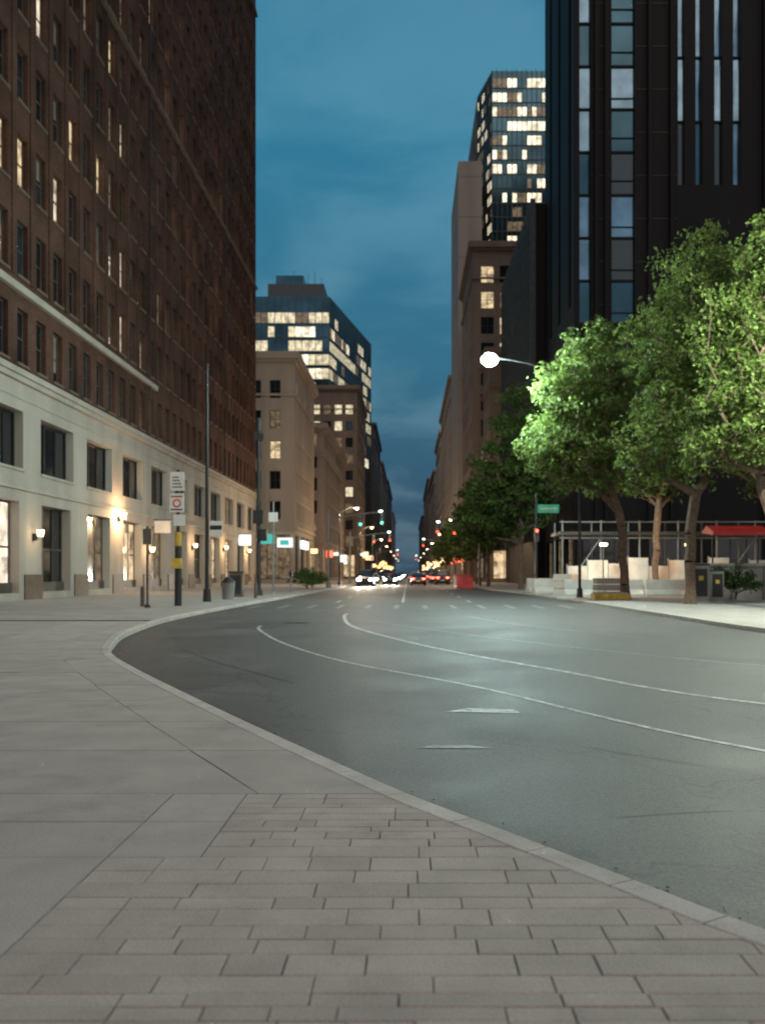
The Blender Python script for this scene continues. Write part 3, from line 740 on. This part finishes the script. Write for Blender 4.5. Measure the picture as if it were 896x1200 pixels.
m_.box(-.28,.28,-.13,-.09,4.6,5.35,'white'); m_.box(-.30,.26,-.132,-.09,3.75,4.5,'white'); m_.cyl((-.02,-.14,4.1),(-.02,-.133,4.1),.17,.17,16,'red'); m_.cyl((-.02,-.146,4.1),(-.02,-.141,4.1),.11,.11,16,'white'); m_.box(-.26,.2,-.136,-.1325,3.82,3.88,'pole_d'); m_.box(-.26,.2,-.136,-.1325,4.34,4.4,'red'); m_.box(-.16,.3,-.13,-.09,3.2,3.65,'white')
for q in range(4): m_.box(-.2,.2-.05*q,-.136,-.1305,4.72+.13*q,4.78+.13*q,'pole_g')
m_.box(-.2,.2,-.28,-.15,1.5,1.9,'yellow')
m_.build('traffic_sign_pole',(-9.2,37.6,0))
m_=MB(); m_.cyl((0,0,0),(0,0,3.1),.05,.05,8,'frame_b'); m_.box(-.16,.16,-.06,-.052,2.4,3.0,'frame_b'); m_.cyl((0,0,0),(0,0,.12),.12,.1,8,'pole_d'); so=m_.build('parking_sign',(-9.9,35.7,0))
m_=MB(); m_.cyl((0,0,0),(0,0,5.9),.07,.05,8,'pole_g'); m_.box(-.3,.3,-.07,-.055,4.6,5.2,'white'); m_.cyl((0,0,0),(0,0,.12),.14,.1,8,'pole_g'); m_.build('traffic_sign',(-8.6,60,0))
m_=MB(); m_.cyl((0,0,0),(0,0,.85),.28,.33,14,'pole_g'); m_.cyl((0,0,.85),(0,0,.93),.36,.34,14,'pole_d'); m_.cyl((0,0,.93),(0,0,1.12),.3,.12,14,'pole_d'); m_.build('trash_bin',(-9.0,47,0))
m_=MB(); m_.box(-.35,.35,-.3,.3,0,1.35,'frame_b'); m_.box(-.38,.38,-.33,.33,1.352,1.42,'pole_d'); m_.box(-.3,.3,-.306,-.3,.15,1.2,'pole_d'); m_.build('utility_cabinet',(-9.5,52,0),bevel=.02)
m_=MB(); m_.cyl((0,0,0),(0,0,.75),.08,.08,10,'frame_b'); m_.ell((0,0,.75),.08,.08,.06,'frame_b'); bol=m_.build('bollard',(-10.4,36.8,0))
inst(bol,'bollard',(-7.95,49,0))
m_=MB(); m_.box(-18.75,-17.6,69.5,69.7,4.3,5.2,'white'); m_.box(-18.75,-17.4,104,104.2,4.4,5.6,'signw'); m_.box(-18.78,-17.5,69.55,69.65,5.22,5.28,'pole_d')
m_.box(-18.78,-17.4,104.05,104.15,5.62,5.68,'pole_d'); m_.build('shop_blade_sign')
m_=MB(); m_.box(-20.4,-18.4,129.2,129.55,5.4,6.7,'teal'); m_.box(-18.0,-15.9,129.2,129.5,4.9,6.2,'signw'); m_.box(-15.3,-14.9,133,141,4.8,6.0,'signw'); m_.box(-17.6,-16.4,129.1,129.195,5.2,5.9,'teal')
rq=random.Random(9)
m_.build('storefront_sign')
for side in (-1,1):
    m_=MB()
    for yy in range(150,640,16):
        xw=({0:-15.7}.get(0) if yy<160 else -14.6 if yy<216 else -12 if yy<320 else -11.4) if side<0 else (10.3 if yy<230 else 10.5)
        z=rq.uniform(3.2,6); wd=rq.uniform(.8,1.5); hh=rq.uniform(.6,1.6); k=rq.choice(['signo','signo','signred','signw','lampw'])
        if k=='lampw': hh=.4; wd=.4
        xa=xw+.15*(-side); xb=xa-side*wd
        m_.box(min(xa,xb),max(xa,xb),yy,yy+.2,z,z+hh,k); m_.box(min(xw,xb),max(xw,xb),yy+.05,yy+.12,z+hh+.02,z+hh+.08,'pole_d')
    m_.build('storefront_sign')

def mast(name,loc,H,arm,dx,col_='sigg',heads=(1,.6)):
    m_=MB(); m_.cyl((0,0,0),(0,0,H),.14,.10,12,'pole_g'); m_.cyl((0,0,0),(0,0,.4),.25,.2,12,'pole_g')
    prev=V((0,0,H-.8))
    for i in range(1,6):
        t=i/5; p=V((dx*arm*t,0,H-.8+.7*math.sin(t*1.5))); m_.cyl(prev,p,.07,.05,8,'pole_g'); prev=p
    for h in heads:
        x=dx*arm*h; z=H-.8+.7*math.sin(h*1.5)
        m_.box(x-.17,x+.17,-.25,-.05,z-1.15,z-.05,'pole_d')
        for q,kk in enumerate(('pole_g','pole_g',col_)): m_.cyl((x,-.26,z-.25-.35*q),(x,-.252,z-.25-.35*q),.12,.12,12,kk)
        for q in range(3): m_.cyl((x,-.38,z-.2-.35*q),(x,-.25,z-.13-.35*q),.02,.02,4,'pole_d')
    m_.ell((dx*arm*.98,-.1,H+.1),.3,.15,.08,'pole_g'); m_.ell((dx*arm*.98,-.1,H+.0),.18,.12,.07,'lamps')
    return m_.build(name,loc)
mast('traffic_signal_mast',(-7.3,86,0),7.0,4.9,1)
mast('traffic_signal_mast',(-7.3,118,0),6.5,5,1,'sigr')
mast('traffic_signal_mast',(7.6,100,0),6.8,4.5,-1,'sigr')
mast('traffic_signal_mast',(7.4,150,0),6.8,5,-1,'sigr',(1,)); mast('traffic_signal_mast',(-7.4,220,0),6.8,5,1,'sigr',(1,)); mast('traffic_signal_mast',(7.4,290,0),6.8,5,-1,'sigr',(1,))
mW,hp=lampmesh(8.5,1.6,1,'lampw',.2); lw=mW.build('street_lamp',(-7.6,104,0)); addl(lw,hp,3800,(1,.78,.52))
mW2,hp2=lampmesh(8.5,1.6,-1,'lampw',.2); lw2=mW2.build('street_lamp',(7.6,126,0)); addl(lw2,hp2,2500,(1,.72,.42))
for yy in (148,200,250,310,380,450,540):
    o=inst(lw,'street_lamp',(-7.6,yy,0))
    if yy<260: addl(o,hp,3000,(1,.70,.40))
for yy in (172,225,280,340,420,520):
    o=inst(lw2,'street_lamp',(7.6,yy,0))
    if yy<290: addl(o,hp2,2500,(1,.68,.38))

# ------------------------------------------------------------------ cars (front faces -Y)
def car(name,loc,paint,rot=0,suv=False):
    m_=MB()
    hz=.32 if suv else 0
    st=[(-2.25,.35,.62,.70,.60),(-2.15,.25,.74,.84,.70),(-1.9,.2,.86,.90,.80),(-1.0,.2,.97,.92,.84),(1.4,.2,1.0,.92,.85),(2.0,.22,.98,.90,.80),(2.2,.3,.9,.84,.72),(2.26,.4,.75,.74,.62)]
    rings=[]
    for y,zb,zt,w,wt in st:
        zt+=hz*.5; zm=(zb+zt)*.52
        pr=[(-w*.92,zb),(-w,zb+.12),(-w,zm+.1),(-wt,zt),(-wt*.5,zt+.03),(wt*.5,zt+.03),(wt,zt),(w,zm+.1),(w,zb+.12),(w*.92,zb)]
        rings.append([len(m_.v)+i for i in range(10)]); m_.v.extend([(x,y,z) for x,z in pr])
    mi=m_.mi(paint)
    for A,B in zip(rings,rings[1:]):
        for q in range(10): m_.f.append((A[q],A[(q+1)%10],B[(q+1)%10],B[q])); m_.m.append(mi)
    m_.f.append(tuple(rings[0])); m_.m.append(mi); m_.f.append(tuple(rings[-1])); m_.m.append(mi)
    zt=1.0+hz*.5; zr=1.46+hz*1.1
    yb=2.1 if suv else 1.75
    cab=[(-1.05,zt-.03,zt,.80,.80),(-.35,zt-.03,zr-.04,.83,.66),(.0,zt-.03,zr,.83,.67),(.9,zt-.03,zr-.02,.83,.67),(yb-.35 if suv else 1.15,zt-.03,zr-.10,.82,.64),(yb,zt-.03,zt,.78,.76)]
    rings=[]
    for y,a,z,w,wt in cab:
        rings.append([len(m_.v)+i for i in range(6)]); m_.v.extend([(-w,y,a),(-wt,y,max(z-.06,a)),(-wt*.85,y,z),(wt*.85,y,z),(wt,y,max(z-.06,a)),(w,y,a)])
    gi=m_.mi('glass')
    for n,(A,B) in enumerate(zip(rings,rings[1:])):
        for q in range(5):
            roof=(q in(1,2,3) and 1<=n<=3)
            m_.f.append((A[q],A[q+1],B[q+1],B[q])); m_.m.append(mi if roof else gi)
    for y in (-.35,.4,1.1):
        for sx in (-1,1): m_.cyl((sx*.835,y,zt-.02),(sx*.675,y,zr-.06),.03,.03,4,paint)
    for sx in (-1,1):
        for y in (-1.4,1.4):
            m_.cyl((sx*.68,y,.32),(sx*.93,y,.32),.33,.33,16,'tyre'); m_.cyl((sx*.931,y,.32),(sx*.94,y,.32),.2,.2,12,'rim')
        m_.box(sx*.95-.09,sx*.95+.09,-.85,-.7,zt,zt+.13,paint)
        m_.box(sx*.62-.16,sx*.62+.16,-2.262,-2.1,.6+hz*.3,.74+hz*.3,'head')
        m_.box(sx*.62-.16,sx*.62+.16,2.1,2.275,.72+hz*.3,.86+hz*.3,'tail')
    m_.box(-.4,.4,-2.27,-2.2,.42,.58,'tyre'); m_.box(-.26,.26,2.24,2.285,.5,.62,'white'); m_.box(-.8,.8,-2.2,2.2,.16,.24,'tyre')
    return m_.build(name,loc,rot)
M['car_grey']=mat('car_paint_grey',(.06,.065,.07),.25,metal=.4,spec=.6,var=.03)
M['car_white']=mat('car_paint_white',(.4,.4,.4),.25,spec=.6,var=.03)
M['car_dark']=mat('car_paint_dark',(.02,.025,.03),.2,spec=.6,var=.03)
c1=car('car',(-4.6,102,RZ),'car_grey',suv=True); c2=car('car',(-2.2,116,RZ),'car_dark'); c3=car('car',(-4.9,128,RZ),'car_white')
for o in (c1,c2):
    for sx in (-.62,.62):
        l=bpy.data.lights.new('headlight_beam','SPOT'); l.energy=2200; l.spot_size=math.radians(80); l.spot_blend=1; l.color=(1,.93,.8); l.shadow_soft_size=.15
        q=bpy.data.objects.new('headlight_beam',l); COL.objects.link(q); q.parent=o; q.location=(sx,-2.4,.68); q.rotation_euler=(math.radians(87),0,math.pi)
for i,(x,y,k) in enumerate([(1.2,112,2),(4.4,122,1),(1.2,131,3),(4.3,141,2),(1.1,152,1),(4.5,163,3),(1.0,175,1),(4.4,190,2),(1.2,205,1),(4.3,222,3),(1.1,240,1),(4.4,262,3),(1.0,285,2),(4.3,320,1),(1.1,350,2),(4.4,400,1)]):
    inst((c1,c2,c3)[k-1],'car',(x,y,RZ),math.pi)
for i,(x,y,k) in enumerate([(-2.0,150,2),(-4.8,165,1),(-2,190,3),(-4.6,215,2),(-2,250,1),(-4.6,290,2),(-2,330,1),(-4.5,380,3),(-2.1,450,3)]):
    inst((c1,c2,c3)[k-1],'car',(x,y,RZ))

# ------------------------------------------------------------------ construction site, right
def jersey(name,loc,k,L=2.2,rot=0,H=.95):
    m_=MB(); pr=[(-.3,0),(-.3,.12),(-.12,.38),(-.09,H),(.09,H),(.12,.38),(.3,.12),(.3,0)]
    for x in (-L/2,L/2): m_.v.extend([(x,a,z) for a,z in pr])
    mi=m_.mi(k)
    for q in range(8): m_.f.append((q,(q+1)%8,8+(q+1)%8,8+q)); m_.m.append(mi)
    m_.f.append(tuple(range(8))); m_.m.append(mi); m_.f.append(tuple(range(8,16))); m_.m.append(mi)
    return m_.build(name,loc,rot,.015)
j=jersey('concrete_barrier',(10.0,53.6,0),'hoard')
for x,y,rt in ((12.3,53.8,.05),(14.6,53.5,0),(9.3,62,.2),(16.9,53,0),(19.2,52.6,.03),(9.6,68,.3)): inst(j,'concrete_barrier',(x,y,0),rt)
rj=jersey('red_plastic_barrier',(5.3,88,RZ),'red',1.6,0,1.1)
for x,y,rt in ((5.35,92,.1),(5.2,96,1.2)): inst(rj,'red_plastic_barrier',(x,y,RZ),rt,(1,1,1.2))
m_=MB()
for x in np.arange(9.6,24,2.4):
    for yy in (58.5,61.5): m_.cyl((x,yy,0),(x,yy,4.6),.06,.06,8,'pole_g'); m_.box(x-.15,x+.15,yy-.15,yy+.15,0,.06,'pole_g')
for z in (3.5,4.5): m_.cyl((9.4,58.4,z),(24,58.4,z),.05,.05,6,'pole_g')
m_.box(9.4,24,58.2,61.8,3.7,3.9,'frame_d')
for x in np.arange(9.6,21,2.4): m_.cyl((x,58.5,.1),(x+2.4,58.5,3.5),.035,.035,6,'pole_g') if int(x)%2 else None
m_.build('scaffold_sidewalk_shed')
m_=MB()
for i,x in enumerate(np.arange(9.6,23,1.22)):
    h=[1.75,2.1,1.9,2.25][i%4]; m_.box(x+.02,x+1.2,56.6+.03*(i%2),56.66+.03*(i%2),.08,h,'hoard'); m_.box(x-.04,x+.04,56.7,56.8,0,h+.1,'pole_g')
m_.box(9.6,24,56.5,56.58,.5,.6,'concrete'); m_.build('construction_hoarding')
m_=MB()
for x in np.arange(14.2,24,1.6): m_.box(x,x+.1,45.95,46.05,0,1.7,'pole_g')
m_.box(14.2,24,46.06,46.2,0,1.65,'concrete'); m_.box(14.1,24,45.9,46.25,1.652,1.8,'concrete'); m_.build('low_concrete_wall')
m_=MB()
for x in (16.2,18.6): m_.cyl((x,50,0),(x,50,3.5),.05,.05,8,'pole_d')
m_.box8([(15.9,49,3.3),(18.9,49,3.3),(18.9,51,3.5),(15.9,51,3.5),(15.9,49,3.5),(18.9,49,3.5),(18.9,50.2,3.85),(15.9,50.2,3.85)],'red'); m_.build('red_awning')
m_=MB(); m_.box(-.35,.35,-.25,.25,.08,1.65,'pole_g'); m_.box(-.4,.4,-.3,.3,0,.078,'concrete'); m_.box(-.38,.38,-.28,.28,1.652,1.72,'pole_d'); m_.box(-.28,.28,-.256,-.25,.3,1.5,'pole_d'); m_.box(-.1,.1,-.262,-.2565,1.0,1.2,'yellow')
uc=m_.build('utility_cabinet',(12.7,41.0,0),bevel=.02); inst(uc,'utility_cabinet',(13.6,41.6,0),.1,.85)
m_=MB(); m_.cyl((0,0,0),(0,0,1.1),.04,.04,8,'pole_g'); m_.box(-.12,.12,-.09,.09,1.1,1.42,'pole_d'); m_.ell((0,0,1.42),.12,.09,.1,'pole_d'); pm=m_.build('parking_meter',(-8,64,0))
m_=MB(); m_.box(-.9,.9,-.4,.4,0,.30,'yellow'); m_.box(-.8,.8,-.3,.3,.302,.36,'concrete'); m_.build('yellow_planter_block',(10.0,46.5,0),.1,.03)
m_=MB()
for i in range(3): m_.box(-.9+i*.02,.9-i*.02,-.45,.45,.02+i*.36,.33+i*.36,'beige')
ms=m_.build('building_material_stack',(10.9,50.5,0),.15,.02); inst(ms,'building_material_stack',(9.4,56,0),1.2,1.2)
m_=MB(); m_.cyl((0,0,0),(0,0,2.9),.04,.04,8,'pole_d'); m_.box(-.25,.25,-.12,.05,2.9,3.1,'pole_d'); m_.box(-.2,.2,-.128,-.121,2.93,3.07,'lampw')
wl=m_.build('work_light',(11.5,55.4,0)); addl(wl,(0,-1.2,3.0),420,(1,.74,.48))
wl2=inst(wl,'work_light',(16.5,55.4,0)); addl(wl2,(0,-1.2,3.0),300,(1,.64,.36))

# ------------------------------------------------------------------ world
w=bpy.data.worlds.new('World'); scene.world=w; w.use_nodes=True
nt=w.node_tree;Nn=nt.nodes;L=nt.links; bg=Nn['Background']
tc=Nn.new('ShaderNodeTexCoord'); sp=Nn.new('ShaderNodeSeparateXYZ'); L.new(tc.outputs['Generated'],sp.inputs[0])
cr=Nn.new('ShaderNodeValToRGB'); e=cr.color_ramp.elements
e[0].position=0; e[0].color=(.030,.066,.110,1); e[1].position=1; e[1].color=(.020,.13,.24,1)
for p,c in ((.08,(.024,.085,.150,1)),(.22,(.028,.145,.240,1)),(.42,(.028,.190,.310,1)),(.6,(.020,.165,.29,1))):
    q=e.new(p); q.color=c
L.new(sp.outputs[2],cr.inputs[0])
zc=Nn.new('ShaderNodeMath'); zc.operation='ADD'; zc.inputs[1].default_value=.22; L.new(sp.outputs[2],zc.inputs[0])
dv=Nn.new('ShaderNodeVectorMath'); dv.operation='DIVIDE'; cb=Nn.new('ShaderNodeCombineXYZ')
for i in range(3): L.new(zc.outputs[0],cb.inputs[i])
L.new(tc.outputs['Generated'],dv.inputs[0]); L.new(cb.outputs[0],dv.inputs[1])
nz=Nn.new('ShaderNodeTexNoise'); nz.inputs['Scale'].default_value=2.6; nz.inputs['Detail'].default_value=6; nz.inputs['Roughness'].default_value=.52; nz.inputs['Distortion'].default_value=.4
L.new(dv.outputs[0],nz.inputs['Vector'])
mr=Nn.new('ShaderNodeMapRange'); mr.interpolation_type='SMOOTHSTEP'; mr.inputs[1].default_value=.38; mr.inputs[2].default_value=.64; mr.inputs[3].default_value=.0; mr.inputs[4].default_value=1; L.new(nz.outputs[0],mr.inputs[0])
mx=Nn.new('ShaderNodeMix'); mx.data_type='RGBA'; mx.blend_type='ADD'
L.new(mr.outputs[0],mx.inputs[0]); L.new(cr.outputs[0],mx.inputs[6]); mx.inputs[7].default_value=(.046,.068,.068,1)
gm=Nn.new('ShaderNodeMapRange'); gm.inputs[1].default_value=.15; gm.inputs[2].default_value=-.9; gm.inputs[3].default_value=0; gm.inputs[4].default_value=1; L.new(sp.outputs[1],gm.inputs[0])
m3=Nn.new('ShaderNodeMix'); m3.data_type='RGBA'; m3.blend_type='ADD'; L.new(gm.outputs[0],m3.inputs[0]); L.new(mx.outputs[2],m3.inputs[6]); m3.inputs[7].default_value=(.34,.26,.20,1)
sky=Nn.new('ShaderNodeTexSky'); sky.sky_type='NISHITA'; sky.sun_disc=False; sky.sun_elevation=math.radians(1); sky.sun_rotation=math.radians(190)
sv=Nn.new('ShaderNodeVectorMath'); sv.operation='SCALE'; sv.inputs['Scale'].default_value=.008; L.new(sky.outputs[0],sv.inputs[0])
ad=Nn.new('ShaderNodeVectorMath'); ad.operation='ADD'; L.new(m3.outputs[2],ad.inputs[0]); L.new(sv.outputs[0],ad.inputs[1])
L.new(ad.outputs[0],bg.inputs['Color']); bg.inputs['Strength'].default_value=1
sun=bpy.data.lights.new('sun','SUN'); sun.energy=1.05; sun.angle=math.radians(70); sun.color=(1,.75,.55)
so=bpy.data.objects.new('sun',sun); COL.objects.link(so); so.rotation_euler=(math.radians(34),0,math.radians(-8))

# ------------------------------------------------------------------ camera
cam=bpy.data.cameras.new('camera'); co=bpy.data.objects.new('camera',cam); COL.objects.link(co)
co.location=(0,0,1.3); co.rotation_euler=(math.radians(90),0,0)
cam.sensor_width=36; cam.lens=33; cam.shift_x=-.025; cam.shift_y=.06; cam.clip_end=6000; cam.clip_start=.05
cam.dof.use_dof=True; cam.dof.focus_distance=7.5; cam.dof.aperture_fstop=1.9
scene.camera=co
